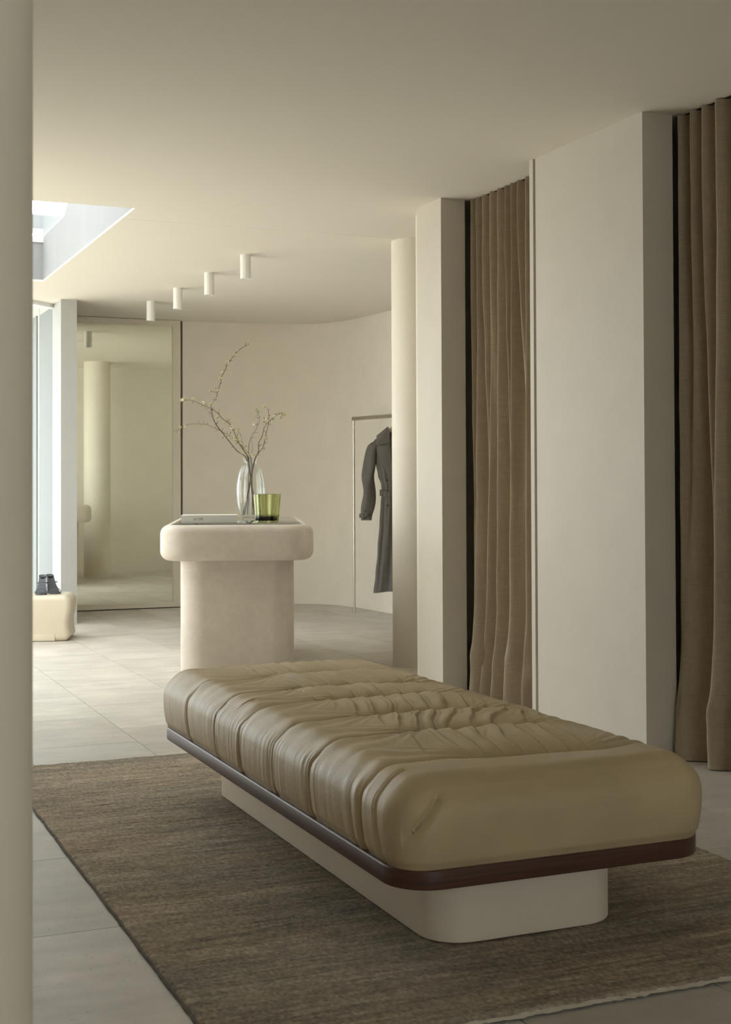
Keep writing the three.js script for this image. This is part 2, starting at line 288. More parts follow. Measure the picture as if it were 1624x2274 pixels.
// full-height mirror door at the end of the room
{
  const t = thing('mirror_door', 'full-height mirror in a beige frame beside the curved back wall', 'mirror', [2.64, 0, -11.655], 0.0116);
  const x0 = -0.52, x1 = 0.535, f = 0.068, y0 = 0.008, y1 = H - 0.004;
  mesh('stile', box(x0, x0 + f, y0, y1, -0.05, 0.02), M.frame, t); mesh('stile', box(x1 - f, x1, y0, y1, -0.05, 0.02), M.frame, t);
  mesh('rail', box(x0 + f, x1 - f, y0, 0.052, -0.05, 0.02), M.frame, t); mesh('rail', box(x0 + f, x1 - f, 2.455, y1, -0.05, 0.02), M.frame, t);
  mesh('mirror_glass', box(x0 + f - 0.01, x1 - f + 0.01, 0.045, 2.462, -0.05, 0.002), M.mirror, t);
}

// ------------------------------------------------------------------ bench
{
  const CX = 1.615, CZ = -3.69, W = 0.81, L = 2.045, y0 = 0.193, y1 = 0.2355, top = 0.43;
  const t = thing('upholstered_bench', 'long olive-tan leather bench on a rug, walnut band and plaster base', 'bench', [CX, 0.0146, CZ]);
  mesh('base', slab(0.505, 1.745, y0 - 0.0146, 0.1, 0.006), M.benchBase, t);
  const band = slab(W, L, y1 - y0, 0.105, 0.004, 0.4);
  { const uv = band.attributes.uv, p = band.attributes.position; for (let i = 0; i < p.count; i++) { const x = p.getX(i), z = p.getZ(i); const s = Math.abs(z) > L / 2 - 0.06 ? x : z; uv.setXY(i, s * 0.9 + x * 0.1, 0.35 + p.getY(i) * 5.5 + (Math.abs(p.getY(i) - 0.02) > 0.02 ? z : 0)); } }
  const b = mesh('wooden_band', band, M.walnut, t); b.position.y = y0 - 0.0146;
  // cushion: a rounded block, drawn in along cross seams and gathered down its middle
  const hx = W / 2 - 0.004, hz = L / 2 - 0.004, yb = 0, yt = top - y1, R = 0.085, seams = [-4.345, -4.035, -3.79, -3.5, -3.216, -2.886].map((z) => z - CZ);
  const edges = [-hz - 0.05, ...seams, hz + 0.12];
  const n1 = (x, s) => vnoise(x, 0.5, s), fb = (x, y, s) => (vnoise(x, y, s) - 0.5) + 0.5 * (vnoise(x * 2.1, y * 2.1, s + 1) - 0.5) + 0.25 * (vnoise(x * 4.3, y * 4.3, s + 2) - 0.5);
  const crease = (x) => 1 - Math.pow(Math.abs(Math.sin(Math.PI * x)), 0.55);
  function disp(x, y, z, nx, ny, nz) {
    const wt = sstep(0.25, 0.85, ny), front = sstep(0.5, 0.9, nz), back = sstep(0.5, 0.9, -nz), side = (1 - wt) * (1 - Math.max(front, back));
    const bend = wt * (0.02 * fb(x * 3.2 + 7, 0.3, 4) + 0.012 * Math.cos(x * 6));
    const zz = z + bend;
    let c = 0; while (c < seams.length && zz > seams[c]) c++;
    const a = edges[c], e = edges[c + 1], tt = clamp((zz - a) / (e - a), 0, 1), dA = zz - a, dE = e - zz, dz = Math.min(c > 0 ? dA : 9, c < seams.length ? dE : 9), near = (c < seams.length && dE < (c > 0 ? dA : 9)) ? c : c - 1;
    const inner = c > 0 && c < seams.length ? 1 : c === 0 ? 0.8 : 0;
    const g = sstep(0.285, 0.13, Math.abs(x - 0.06 - 0.03 * Math.sin(c * 2.1))) * wt;            // the gathered strip
    let d = 0;
    const edgeFade = sstep(0.0, 0.12, hx - Math.abs(x) + (1 - wt) * 0.2);
    d -= wt * ((0.004 + 0.022 * g) * Math.exp(-dz / (0.004 + 0.010 * g)) + (0.003 + 0.009 * g) * Math.exp(-dz / 0.035)) * (0.35 + 0.65 * edgeFade);
    d += wt * (0.15 + 0.85 * g) * 0.010 * (c > 0 ? 1 - Math.exp(-dA / 0.02) : 0) * (1 - tt) * (c < seams.length ? 1 : 0);
    
    d -= side * (0.0038 * Math.exp(-dz / 0.005) + 0.0012 * Math.exp(-dz / 0.03));
    // gathers: short folds that run between the seams, sharp in the valleys
    const sg = (hash(c, 3, 9) - 0.5) * 2, ph = (x + (0.07 * sg + 0.03) * (tt - 0.5) + 0.012 * Math.sin(tt * 4 + c)) / 0.058 + 0.9 * fb(x * 8, c * 3.3 + tt * 0.8, 31) + c * 0.37;
    const amp = 0.35 + 1.0 * vnoise(x * 14 + c * 5, tt * 1.6 + c, 33), win = Math.pow(Math.sin(Math.PI * tt), 0.4);
    const pleat = (q, k) => { const e = q - Math.floor(q); return e < k ? sm(e / k) : 1 - (e - k) / (1 - k); };
    d += g * inner * win * (0.004 + 0.0115 * amp * (pleat(-ph, 0.11) - 0.5) + 0.003 * (pleat(-ph * 1.9 + 0.4, 0.25) - 0.5) * vnoise(x * 20, tt * 3 + c, 35));
    d += g * inner * 0.004 * fb(x * 11, zz * 9, 37);
    // fans of fine wrinkles that spread from the gathers along each seam
    const out = sstep(0.09, 0.2, Math.abs(x - 0.06)) * sstep(0.43, 0.33, Math.abs(x)), f = dz / (0.022 + 0.16 * sstep(0.12, 0.42, Math.abs(x - 0.06)));
    d += wt * out * inner * 0.0042 * Math.sin(2 * Math.PI * (f * 1.7 + 0.5 * fb(x * 7, near * 4.1, 41))) * Math.exp(-f * 1.1) * (0.4 + vnoise(near * 3.7 + (zz > seams[clamp(near, 0, 5)] ? 7 : 0), x > 0.06 ? 1.5 : 4.5, 43));
    d += wt * 0.004 * fb(x * 5, zz * 6, 45);
    // upright pleats in the side walls, bunched by the seams
    const pl = Math.exp(-dz / 0.05) * (0.25 + 1.1 * hash(near, c, 47)) + 0.12, low = 0.75 + 0.25 * sstep(0.0, 0.05, y);
    const ps = z + 0.012 * Math.sin(y * 14 + near), pf = 1.15 * fb(ps * 36, y * 2.0, 51) + 0.55 * fb(ps * 80, y * 3, 53);
    d += side * pl * low * 0.0064 * pf * (c < seams.length ? 1 : 0.35 + 0.65 * Math.exp(-dz / 0.03));
    d += (front + side * 0.4) * 0.004 * fb(x * 4 + z * 4, y * 5, 55);
    d += (1 - wt) * 0.012 * Math.sin(Math.PI * clamp(y / (yt * 0.95), 0, 1)) - (1 - wt) * 0.005 * sstep(0.02, 0.0, y);
    // piping round the near end, and the tuck on its left corner
    if (nx < -0.2 && z > 0.8) { const q = Math.abs(z - (0.91 - 0.03 * (y / yt))); d += 0.0025 * Math.exp(-q * q / 0.00001) - 0.0018 * Math.exp(-(q - 0.008) * (q - 0.008) / 0.00002); }
    if (front > 0.2 && x < -0.2) { const ax = -0.42, ay = 0.02, bx = -0.304, by = 0.16, ux = bx - ax, uy = by - ay, l = Math.hypot(ux, uy), s = ((x - ax) * ux + (y - ay) * uy) / l, q = ((x - ax) * uy - (y - ay) * ux) / l; const m = sstep(-0.02, 0.02, s) * sstep(l + 0.03, l - 0.02, s); d -= m * front * (0.012 * Math.exp(-q * q / 0.00010) + (q < 0 ? 0.005 * Math.exp(q / 0.035) : 0)); }
    return d;
  }
  const pos = [], idx = [], uv = [];
  const face = (nu, nv, fn, cu, cv) => { const o = pos.length / 3; for (let j = 0; j <= nv; j++) for (let i = 0; i <= nu; i++) { const q = fn(i / nu, j / nv); pos.push(...q); uv.push(q[cu] * 1.1 + (cu === 0 ? 0 : 0.37), q[cv] * 1.1); } for (let j = 0; j < nv; j++) for (let i = 0; i < nu; i++) { const a = o + j * (nu + 1) + i, c = a + nu + 1; idx.push(a, a + 1, c, c, a + 1, c + 1); } };
  const NX = 280, NZ = 620, NY = 76, s = (t) => 2 * t - 1;
  face(NX, NZ, (u, v) => [s(u) * hx, yt, -s(v) * hz], 0, 2);
  face(NX, NY, (u, v) => [s(u) * hx, v * yt, hz], 0, 1);
  face(NX, NY, (u, v) => [-s(u) * hx, v * yt, -hz], 0, 1);
  face(NZ, NY, (u, v) => [-hx, v * yt, s(u) * hz], 2, 1);
  face(NZ, NY, (u, v) => [hx, v * yt, -s(u) * hz], 2, 1);
  for (let i = 0; i < pos.length; i += 3) {
    let x = pos[i], y = pos[i + 1], z = pos[i + 2];
    const ix = clamp(x, -hx + R, hx - R), iz = clamp(z, -hz + R, hz - R), iy = Math.min(y, yt - R);
    let dx = x - ix, dy = y - iy, dz = z - iz;
    const l = Math.hypot(dx, dy, dz) || 1; dx /= l; dy /= l; dz /= l;
    x = ix + dx * R; y = iy + dy * R; z = iz + dz * R;
    const d = disp(x, y, z, dx, dy, dz);
    pos[i] = x + dx * d; pos[i + 1] = y + dy * d; pos[i + 2] = z + dz * d;
  }
  let g = new THREE.BufferGeometry(); g.setAttribute('position', new THREE.Float32BufferAttribute(pos, 3)); g.setIndex(idx);
  const uvA = new THREE.Float32BufferAttribute(uv, 2);
  // smooth normals across the joins of the faces
  g.computeVertexNormals();
  const key = new Map(), nA = g.attributes.normal, pk = (i) => `${Math.round(pos[i * 3] * 2e4)},${Math.round(pos[i * 3 + 1] * 2e4)},${Math.round(pos[i * 3 + 2] * 2e4)}`;
  for (let i = 0; i < nA.count; i++) { const k = pk(i), e = key.get(k); if (e) { e[0] += nA.getX(i); e[1] += nA.getY(i); e[2] += nA.getZ(i); } else key.set(k, [nA.getX(i), nA.getY(i), nA.getZ(i)]); }
  for (let i = 0; i < nA.count; i++) { const e = key.get(pk(i)), l = Math.hypot(...e) || 1; nA.setXYZ(i, e[0] / l, e[1] / l, e[2] / l); }
  g.setAttribute('uv', uvA);
  const c = mesh('cushion', g, M.leather, t); c.position.y = y1 - 0.0146; tag(c, 'olive-tan leather cushion gathered along its middle'); delete c.userData.category;
}

// ------------------------------------------------------------------ rug
{
  const x0 = 0.752, x1 = 2.447, z0 = -5.27, z1 = -2.424, t = thing('wool_rug', 'taupe hand-knotted wool rug with streaked pile under the bench', 'rug', [(x0 + x1) / 2, 0, (z0 + z1) / 2]);
  const w = x1 - x0, d = z1 - z0, NX = 340, NZ = 560;
  const side = (v, s) => 0.0035 * (vnoise(v * 30, 0.5, s) - 0.5) + 0.002 * (vnoise(v * 130, 0.5, s + 1) - 0.5);
  const pile = grid(NX, NZ, (u, v) => {
    const ex = Math.min(u, 1 - u) * w, ez = Math.min(v, 1 - v) * d, e = Math.min(ex, ez), xx = (u - 0.5) * w + side(v, 71) * (1 - u) * 1.2 + side(v, 75) * u * 1.2, zz = (0.5 - v) * d + side(u, 79) * 0.8;
    const y = 0.003 + 0.009 * sstep(0, 0.007, e) + 0.0022 * (vnoise(u * w * 22, v * d * 110, 81) - 0.5) + 0.0022 * (vnoise(u * w * 200, v * d * 240, 83) - 0.5);
    return [xx, y, zz, u * w * 0.5, v * d * 0.36];
  });
  mesh('pile', pile, M.rug, t);
  const bind = (x, s, r0) => { const P = []; for (let i = 0; i <= 120; i++) { const v = i / 120; P.push([x + side(v, s) * 1.2, 0.0045 + 0.0015 * (vnoise(v * 90, 1.5, s) - 0.5), (0.5 - v) * d]); } return tube(P, P.map((_, i) => r0 * (0.8 + 0.5 * hash(i, 1, s))), 6, 3); };
  mesh('side_binding', bind(-w / 2, 71, 0.0034), M.rugEdge, t); mesh('side_binding', bind(w / 2, 75, 0.0034), M.rugEdge, t);
  for (const [s, zz] of [[1, d / 2], [-1, -d / 2]]) {                // a narrow flat-woven end with a ragged lip
    const g = grid(400, 3, (u, v) => [(u - 0.5) * w, 0.0055 + 0.004 * (vnoise(u * 160, v * 3, 91) - 0.2) * (1 - v * 0.6), zz + s * (v * (0.014 + 0.011 * vnoise(u * 190, 0.3, 93)) - 0.003)]);
    mesh('woven_end', g, M.rugEnd, t);
  }
}

// ------------------------------------------------------------------ display table and what stands on it
const TA = 18 * D2R, TF = [2.172, -6.865], tp = (r, a) => [TF[0] + Math.cos(TA) * r + Math.sin(TA) * a, TF[1] + Math.sin(TA) * r - Math.cos(TA) * a];
const TOP = 0.858;
{
  const L = 1.93, [cx, cz] = tp(0.0025, L / 2), t = thing('display_table', 'pinkish plaster display table with thick rounded slab top', 'table', [cx, 0, cz], -TA);
  const sl = mesh('slab', slab(0.815, L, TOP - 0.668, 0.15, 0.05, 0.7), M.table, t); sl.position.y = 0.668;
  mesh('stem', slab(0.61, L - 0.22, 0.672, 0.13, 0.004), M.table, t);
  const gl = mesh('glass_inset', slab(0.70, L - 0.11, 0.004, 0.10, 0.001), M.tableGlass, t); gl.position.y = TOP - 0.0032; gl.userData.label = 'dark mirror-like glass set into the top';
}
{ // the book, spine toward the room
  const [x, z] = tp(-0.155, 0.475), t = thing('book', 'thick white book lying flat on the display table', 'book', [x, TOP + 0.0009, z], -TA);
  const w = 0.312, d = 0.235, h = 0.041;
  mesh('cover', merge(box(-w / 2, w / 2, 0, 0.003, -d, 0), box(-w / 2, w / 2, h - 0.003, h, -d, 0), box(-w / 2, w / 2, 0.003, h - 0.003, -0.004, 0)), M.book, t);
  mesh('pages', box(-w / 2 + 0.003, w / 2 - 0.003, 0.003, h - 0.003, -d + 0.003, -0.004), M.pages, t);
  const cv = document.createElement('canvas'); cv.width = 1024; cv.height = 136; const q = cv.getContext('2d');
  q.fillStyle = '#efebe2'; q.fillRect(0, 0, 1024, 136);
  q.fillStyle = '#fbf9f4'; q.font = '88px serif'; q.fillText('AD', 86, 100);
  q.fillStyle = '#6a6459'; q.font = '62px serif'; q.fillText('at 100', 226, 92);
  const tx = new THREE.CanvasTexture(cv); tx.colorSpace = THREE.SRGBColorSpace;
  const sp = mesh('spine', new THREE.PlaneGeometry(w, h).translate(0, h / 2, 0.0006), std({ map: tx, roughness: 0.6 }), t); sp.userData.label = 'spine lettered AD at 100';
}
{ // ribbed clear vase
  const t = thing('glass_vase', 'clear ribbed glass vase holding the blossom branches', 'vase', [2.785, TOP + 0.0009, -8.5], 0.25);
  const prof = [[0.0, 0.0], [0.045, 0.0], [0.058, 0.006], [0.074, 0.03], [0.088, 0.08], [0.094, 0.14], [0.094, 0.19], [0.087, 0.25], [0.072, 0.305], [0.052, 0.338], [0.041, 0.352], [0.042, 0.362], [0.052, 0.383]];
  const c = new THREE.CatmullRomCurve3(prof.map(([r, y]) => new THREE.Vector3(r, y, 0)), false, 'centripetal');
  const body = (k, y0) => grid(140, 90, (u, v) => { const p = c.getPoint(v), a = u * 2 * Math.PI, lob = Math.abs(Math.sin(a * 3.5)), f = sstep(0, 0.03, p.y) * sstep(0.365, 0.32, p.y), r = Math.max(0, p.x - k) * (1 - 0.13 * f * (1 - Math.pow(lob, 0.5))); return [r * Math.cos(a), Math.max(y0, p.y), -r * Math.sin(a)]; }, true);
  mesh('outer_wall', body(0, 0), M.vase, t); mesh('inner_wall', body(0.004, 0.008), M.vase, t);
}
{ // low green glass vessel with a folded wall
  const [x, z] = tp(0.175, 1.15), t = thing('green_glass_vessel', 'low olive-green glass vessel with folded walls in front of the vase', 'vessel', [x, TOP + 0.0009, z], 0.1);
  const h = 0.153, plan = (a, k, y) => { const n = 5, r = 0.068 + 0.013 * Math.cos(n * a + 0.6) + 0.004 * Math.cos(2 * a); return (r - k) * lerp(0.90, 1.05, y / h); };
  const N = 120, pos = [], idx = [], ring = (y, k) => { const o = pos.length / 3; for (let i = 0; i < N; i++) { const a = i / N * 2 * Math.PI, r = plan(a, k, y); pos.push(r * Math.cos(a), y, -r * Math.sin(a)); } return o; };
  const skin = (A, B) => { for (let i = 0; i < N; i++) { const j = (i + 1) % N; idx.push(A + i, A + j, B + i, B + i, A + j, B + j); } };
  const rings = [ring(0.0, 0.004), ring(0.002, 0.0005), ring(0.01, 0)]; for (let i = 1; i <= 8; i++) rings.push(ring(0.01 + (h - 0.011) * i / 8, 0));
  rings.push(ring(h, 0.001), ring(h, 0.0045), ring(h - 0.001, 0.0055)); for (let i = 1; i <= 8; i++) rings.push(ring(h - 0.001 - (h - 0.019) * i / 8, 0.0055)); rings.push(ring(0.014, 0.009));
  for (let i = 0; i + 1 < rings.length; i++) skin(rings[i], rings[i + 1]);
  const cap = (A, y, up) => { const o = pos.length / 3; pos.push(0, y, 0); for (let i = 0; i < N; i++) { const j = (i + 1) % N; up ? idx.push(o, A + i, A + j) : idx.push(o, A + j, A + i); } };
  cap(rings[0], 0, false); cap(rings[rings.length - 1], 0.014, true);
  const g = new THREE.BufferGeometry(); g.setAttribute('position', new THREE.Float32BufferAttribute(pos, 3)); g.setIndex(idx); g.computeVertexNormals();
  mesh('vessel', g, M.green, t);
}
{ // flowering branches standing in the vase; x to the right, y up from the table, z toward the room
  const stems = [
    ['tall', 'tallest blossom branch, curving up from the vase with its tip to the right', [[-0.034, 0.389], [-0.083, 0.427], [-0.137, 0.492], [-0.175, 0.541], [-0.213, 0.587], [-0.237, 0.631], [-0.25, 0.691], [-0.253, 0.723], [-0.223, 0.772], [-0.209, 0.821], [-0.193, 0.87], [-0.185, 0.909], [-0.163, 0.952], [-0.147, 0.993], [-0.122, 1.026], [-0.087, 1.07], [-0.049, 1.1], [-0.014, 1.119]], 0.0046, 0.04, [0.05, 0.02]],
    ['left', 'blossom branch crossing the tall one and ending before the dark gap', [[-0.018, 0.391], [-0.045, 0.435], [-0.072, 0.478], [-0.088, 0.511], [-0.104, 0.549], [-0.121, 0.582], [-0.137, 0.609], [-0.175, 0.636], [-0.212, 0.677], [-0.261, 0.71], [-0.293, 0.723], [-0.326, 0.74], [-0.363, 0.756], [-0.401, 0.764], [-0.444, 0.758]], 0.0038, -0.05, [0.03, 0.02]],
    ['low', 'lowest blossom branch arching left and dipping over the mirror frame', [[0.0, 0.391], [-0.05, 0.455], [-0.088, 0.495], [-0.104, 0.508], [-0.137, 0.53], [-0.186, 0.557], [-0.218, 0.574], [-0.256, 0.593], [-0.288, 0.606], [-0.326, 0.609], [-0.396, 0.609], [-0.428, 0.596], [-0.461, 0.582], [-0.501, 0.558]], 0.0026, -0.12, [0.02, 0.03]],
    ['short', 'short upright blossom twig left of the vase mouth', [[-0.015, 0.391], [-0.045, 0.44], [-0.053, 0.489], [-0.066, 0.533], [-0.08, 0.568]], 0.0024, 0.06, [0.02, 0.01]],
    ['mid', 'thin blossom branch rising straight above the vase mouth', [[-0.01, 0.391], [-0.012, 0.429], [-0.007, 0.478], [0.004, 0.516], [0.037, 0.571], [0.059, 0.628], [0.053, 0.658], [0.04, 0.688]], 0.0026, 0.05, [-0.02, 0.01]],
    ['bare', 'bare thin twig looping beside the straight branch', [[0.004, 0.391], [0.015, 0.451], [0.004, 0.506]], 0.0018, 0.03, [0.01, 0.0]],
    ['right', 'blossom branch leaning right with a dense cluster at its tip', [[0.039, 0.386], [0.053, 0.429], [0.053, 0.478], [0.075, 0.522], [0.091, 0.582], [0.113, 0.612], [0.135, 0.631], [0.162, 0.656], [0.195, 0.669], [0.227, 0.661]], 0.0034, 0.08, [-0.04, 0.0]],
    ['hook', 'right-hand blossom branch ending in a small leftward hook', [[0.04, 0.391], [0.08, 0.451], [0.096, 0.511], [0.107, 0.56], [0.121, 0.626], [0.121, 0.664], [0.113, 0.713], [0.091, 0.724]], 0.0032, -0.07, [-0.05, -0.02]],
  ];
  const fl = [[-0.014, 1.119], [-0.087, 1.073], [-0.095, 1.045], [-0.128, 1.029], [-0.148, 1.001], [-0.147, 0.955], [-0.185, 0.93], [-0.194, 0.898], [-0.207, 0.821], [-0.258, 0.817], [-0.444, 0.758], [-0.428, 0.769], [-0.375, 0.767], [-0.312, 0.746], [-0.299, 0.712], [-0.261, 0.732], [-0.201, 0.704], [-0.215, 0.645], [-0.461, 0.59], [-0.423, 0.585], [-0.358, 0.598], [-0.329, 0.608], [-0.28, 0.609], [-0.166, 0.609], [-0.137, 0.636], [-0.115, 0.623], [-0.123, 0.585], [-0.129, 0.549], [-0.085, 0.527], [-0.096, 0.495], [-0.091, 0.478], [-0.18, 0.517], [-0.153, 0.525], [-0.077, 0.568], [-0.05, 0.478], [-0.031, 0.457], [0.021, 0.606], [0.04, 0.696], [0.048, 0.68], [0.086, 0.617], [0.091, 0.645], [0.089, 0.721], [0.127, 0.62], [0.157, 0.65], [0.195, 0.675], [0.2, 0.642], [0.225, 0.661], [0.18, 0.668], [0.21, 0.668], [0.145, 0.64], [0.105, 0.508], [0.088, 0.446], [0.05, 0.405], [0.025, 0.40], [-0.002, 0.40], [-0.053, 0.419], [-0.08, 0.508], [-0.1, 0.512]];
  const petal = (() => { const g = grid(4, 4, (u, v) => { const r = 0.009 * v, w = Math.sin(Math.PI * Math.min(1, v * 0.75 + 0.25)) * 0.0052 * (u * 2 - 1); return [w, 0.0022 * v + 0.0016 * v * v + 0.0004 * (u * 2 - 1) ** 2, r]; }); return g; })();
  const blossom = (open) => merge(...[0, 1, 2, 3, 4].map((i) => petal.clone().rotateX(open ? -0.2 : -0.75).rotateY(i * 1.2566)));
  const openG = blossom(true), halfG = blossom(false), budG = new THREE.SphereGeometry(0.0042, 8, 6).scale(1, 1.35, 1).translate(0, 0.003, 0), r = rng(41);
  const turn = Math.atan2(0.31, 0.951), base = [2.785, TOP + 0.0012, -8.5];
  const built = stems.map(([id, label, pts, rad, depth, foot], k) => {
    const t = thing('blossom_branch', label, 'branch', base, -turn);
    const n = pts.length, P = pts.map(([x, y], i) => new THREE.Vector3(x, y, depth * sstep(0, n - 1, i) + foot[1] * (1 - sstep(0, 3, i)) * 0.3 + 0.006 * (hash(i, k, 5) - 0.5)));
    const m = P[0], d0 = new THREE.Vector3(foot[0], 0.014, foot[1]); m.x = clamp(m.x, -0.03, 0.034); 
    const all = [d0, d0.clone().lerp(m, 0.45).add(new THREE.Vector3(0.006 * (hash(k, 1, 2) - 0.5), 0, 0)), ...P];
    mesh('stem', tube(all, all.map((_, i) => rad * lerp(1, 0.32, i / (all.length - 1)) * (1 + 0.25 * (hash(i, k, 8) - 0.5))), 7, 4), M.bark, t);
    return { t, P, rad, k };
  });
  built.forEach(({ t, P, rad, k }) => {                             // spurs along each stem
    for (let i = 1; i + 1 < P.length; i++) for (let q = 0; q < 2; q++) {
      if (hash(i, k * 3 + q, 15) < 0.35) continue;
      const f = hash(i, k + q, 16), p = P[i].clone().lerp(P[i + 1], f), s = hash(i, k + q, 17) < 0.5 ? -1 : 1, l = 0.008 + 0.018 * hash(i, k + q, 18), dir = P[i + 1].clone().sub(P[i]).normalize(), side = new THREE.Vector3(-dir.y * s, dir.x * s, hash(i, k, 19) - 0.5), e = p.clone().addScaledVector(side, l).addScaledVector(dir, l * 0.6);
      mesh('twig', tube([p, p.clone().lerp(e, 0.5).add(new THREE.Vector3(0.001, 0.002, 0)), e], [rad * 0.45, rad * 0.35, rad * 0.25], 5, 2), M.bark, t);
    }
  });
  fl.forEach(([x, y], i) => {
    let best = null, bd = 9; for (const b of built) for (let j = 0; j + 1 < b.P.length; j++) for (let f = 0; f <= 1; f += 0.25) { const q = b.P[j].clone().lerp(b.P[j + 1], f), d = Math.hypot(q.x - x, q.y - y); if (d < bd) { bd = d; best = { b, q }; } }
    const c = new THREE.Vector3(x, y, best.q.z + 0.004);
    if (bd > 0.004) mesh('twig', tube([best.q, best.q.clone().lerp(c, 0.5).add(new THREE.Vector3(0.001, 0, 0.001)), c], [0.0013, 0.0012, 0.001], 5, 2), M.bark, best.b.t);
    const kind = hash(i, 2, 21), add = (nm, g, m, dx, dy, sc) => { const o = mesh(nm, g, m, best.b.t); o.position.set(c.x + dx, c.y + dy, c.z); o.rotation.set(1.1 + 0.9 * (r() - 0.5), r() * 6, 0.9 * (r() - 0.5)); o.scale.setScalar(sc); return o; };
    add('bud', budG, M.bud, 0.003 * (r() - 0.5), 0.003 * (r() - 0.5), 1 + 0.5 * r());
    if (kind > 0.22) add('blossom', kind > 0.6 ? openG : halfG, M.petal, 0.004 * (r() - 0.5), 0.004 * (r() - 0.5), 1.3 + 0.5 * r());
    if (kind > 0.7) add('blossom', halfG, M.petal, 0.014 * (r() - 0.5), 0.014 * (r() - 0.5), 1.2 + 0.3 * r());
  });
}

// ------------------------------------------------------------------ stool and sandals by the storefront
{
  const t = thing('resin_stool', 'cream resin block stool by the storefront, carrying the sandals', 'stool', [1.60, 0, -9.72], -0.3);
  // front outline: a soft block with a waist in its right flank and a low recess at the foot
  const hw = 0.265, h = 0.312;
  const corner = (x, y) => { const r = 0.045; const cy = y < h / 2 ? r : h - r; const edge = Math.abs(y - cy) / r; if ((y < r || y > h - r)) { const k = Math.sqrt(Math.max(0, 1 - Math.min(1, edge) ** 2)); return [Math.sign(x) * (Math.abs(x) - r * (1 - k)), y]; } return [x, y]; };
  const dense = []; for (const s of [1, -1]) for (let i = 0; i <= 80; i++) { const v = s > 0 ? i / 80 : 1 - i / 80, e = 0.5 - 0.5 * Math.cos(Math.PI * v); const x = s * (hw - 0.013 * Math.sin(Math.PI * clamp((e - 0.06) / 0.62, 0, 1)) ** 2 + 0.006 * Math.sin(Math.PI * clamp((e - 0.55) / 0.45, 0, 1)) ** 2); dense.push(corner(x, e * h)); }
  const sh = new THREE.Shape(dense.map(([x, y]) => new THREE.Vector2(x, y)));
  const d = 0.40, b = 0.034, g = new THREE.ExtrudeGeometry(sh, { depth: d - 2 * b, bevelEnabled: true, bevelSize: b, bevelOffset: -b, bevelThickness: b, bevelSegments: 6 });
  g.translate(0, 0, -d / 2 + b); mesh('block', toCreasedNormals(g, 0.7), M.stool, t);
  const rc = new THREE.Shape([[-0.13, 0.006], [-0.115, 0.047], [0.02, 0.05], [0.022, 0.006]].map(([x, y]) => new THREE.Vector2(x, y)));
  const foot = mesh('foot_panel', toCreasedNormals(new THREE.ExtrudeGeometry(rc, { depth: 0.003, bevelEnabled: true, bevelSize: 0.002, bevelThickness: 0.0015, bevelSegments: 2 }), 0.5), M.stool, t); foot.position.set(0.14, 0, d / 2 - 0.002);
}
function sandal(label, [x, y, z], turn) {
  const t = thing('heeled_sandal', label, 'shoe', [x, y, z], turn, 'sandals on the stool');
  // toe toward +z; the footbed climbs from the toe to a high heel at the back
  const wid = (v) => 0.030 + 0.010 * Math.sin(Math.PI * clamp(v / 0.55, 0, 1)) - 0.006 * sstep(0.45, 0.7, v) + 0.004 * sstep(0.75, 0.95, v), hgt = (v) => 0.012 + 0.112 * sstep(0.25, 0.92, v) + 0.004 * sstep(0.92, 1, v), zz = (v) => 0.085 - 0.165 * v;
  const ends = (v) => Math.sqrt(clamp(1 - ((v < 0.12 ? (0.12 - v) / 0.12 : v > 0.9 ? (v - 0.9) / 0.1 : 0) ** 2), 0.0003, 1));
  const sheet = (lift, k, th) => { const top = (u, v) => [(u * 2 - 1) * wid(v) * ends(v) * k, hgt(v) + lift + 0.004 * (u * 2 - 1) ** 2 * sstep(0.5, 0.9, v), zz(v)]; const a = grid(12, 40, (u, v) => top(u, 1 - v)), bt = grid(12, 40, (u, v) => { const p = top(u, v); p[1] = Math.max(0, p[1] - th); return p; }), rim = grid(80, 1, (u, v) => { const s = u < 0.5 ? 1 : 0, w = u < 0.5 ? u * 2 : 2 - u * 2, p = top(s, w); if (v < 0.5) p[1] = Math.max(0, p[1] - th); return p; }); return merge(a, bt, rim); };
  mesh('footbed', sheet(0, 1, 0.011), M.shoe, t);
  const heel = grid(20, 8, (u, v) => { const a = u * 2 * Math.PI, k = lerp(0.72, 1, v * v), y = v * 0.118; return [Math.cos(a) * 0.024 * k, y, -0.064 + 0.006 * v - Math.sin(a) * (0.018 + 0.006 * v) * k]; }, true);
  mesh('heel', merge(heel, new THREE.CylinderGeometry(0.0175, 0.0175, 0.002, 20).translate(0, 0.001, -0.064)), M.shoeDark, t);
  const strap = (v, r, lift, tilt) => { const w = wid(v) * 1.06, P = []; for (let i = 0; i <= 14; i++) { const a = Math.PI * i / 14; P.push([Math.cos(a) * w, hgt(v) - 0.004 + Math.sin(a) * lift, zz(v) + tilt * Math.sin(a)]); } return tube(P, r, 8, 2); };
  mesh('toe_strap', strap(0.2, 0.0022, 0.034, 0.004), M.shoe, t);
  const ank = []; for (let i = 0; i <= 24; i++) { const a = i / 24 * 2 * Math.PI; ank.push([Math.cos(a) * 0.036, 0.078 + 0.006 * Math.sin(a), -0.012 + Math.sin(a) * 0.03]); }
  mesh('instep_strap', tube(ank, 0.0022, 8, 2), M.shoe, t);
  return t;
}
sandal('dark grey heeled sandal standing upright on the stool, nearer the column', [1.640, 0.3125, -9.66], -0.28);
sandal('dark grey heeled sandal turned outward, on the stool corner by the post', [1.722, 0.3125, -9.70], 0.15);

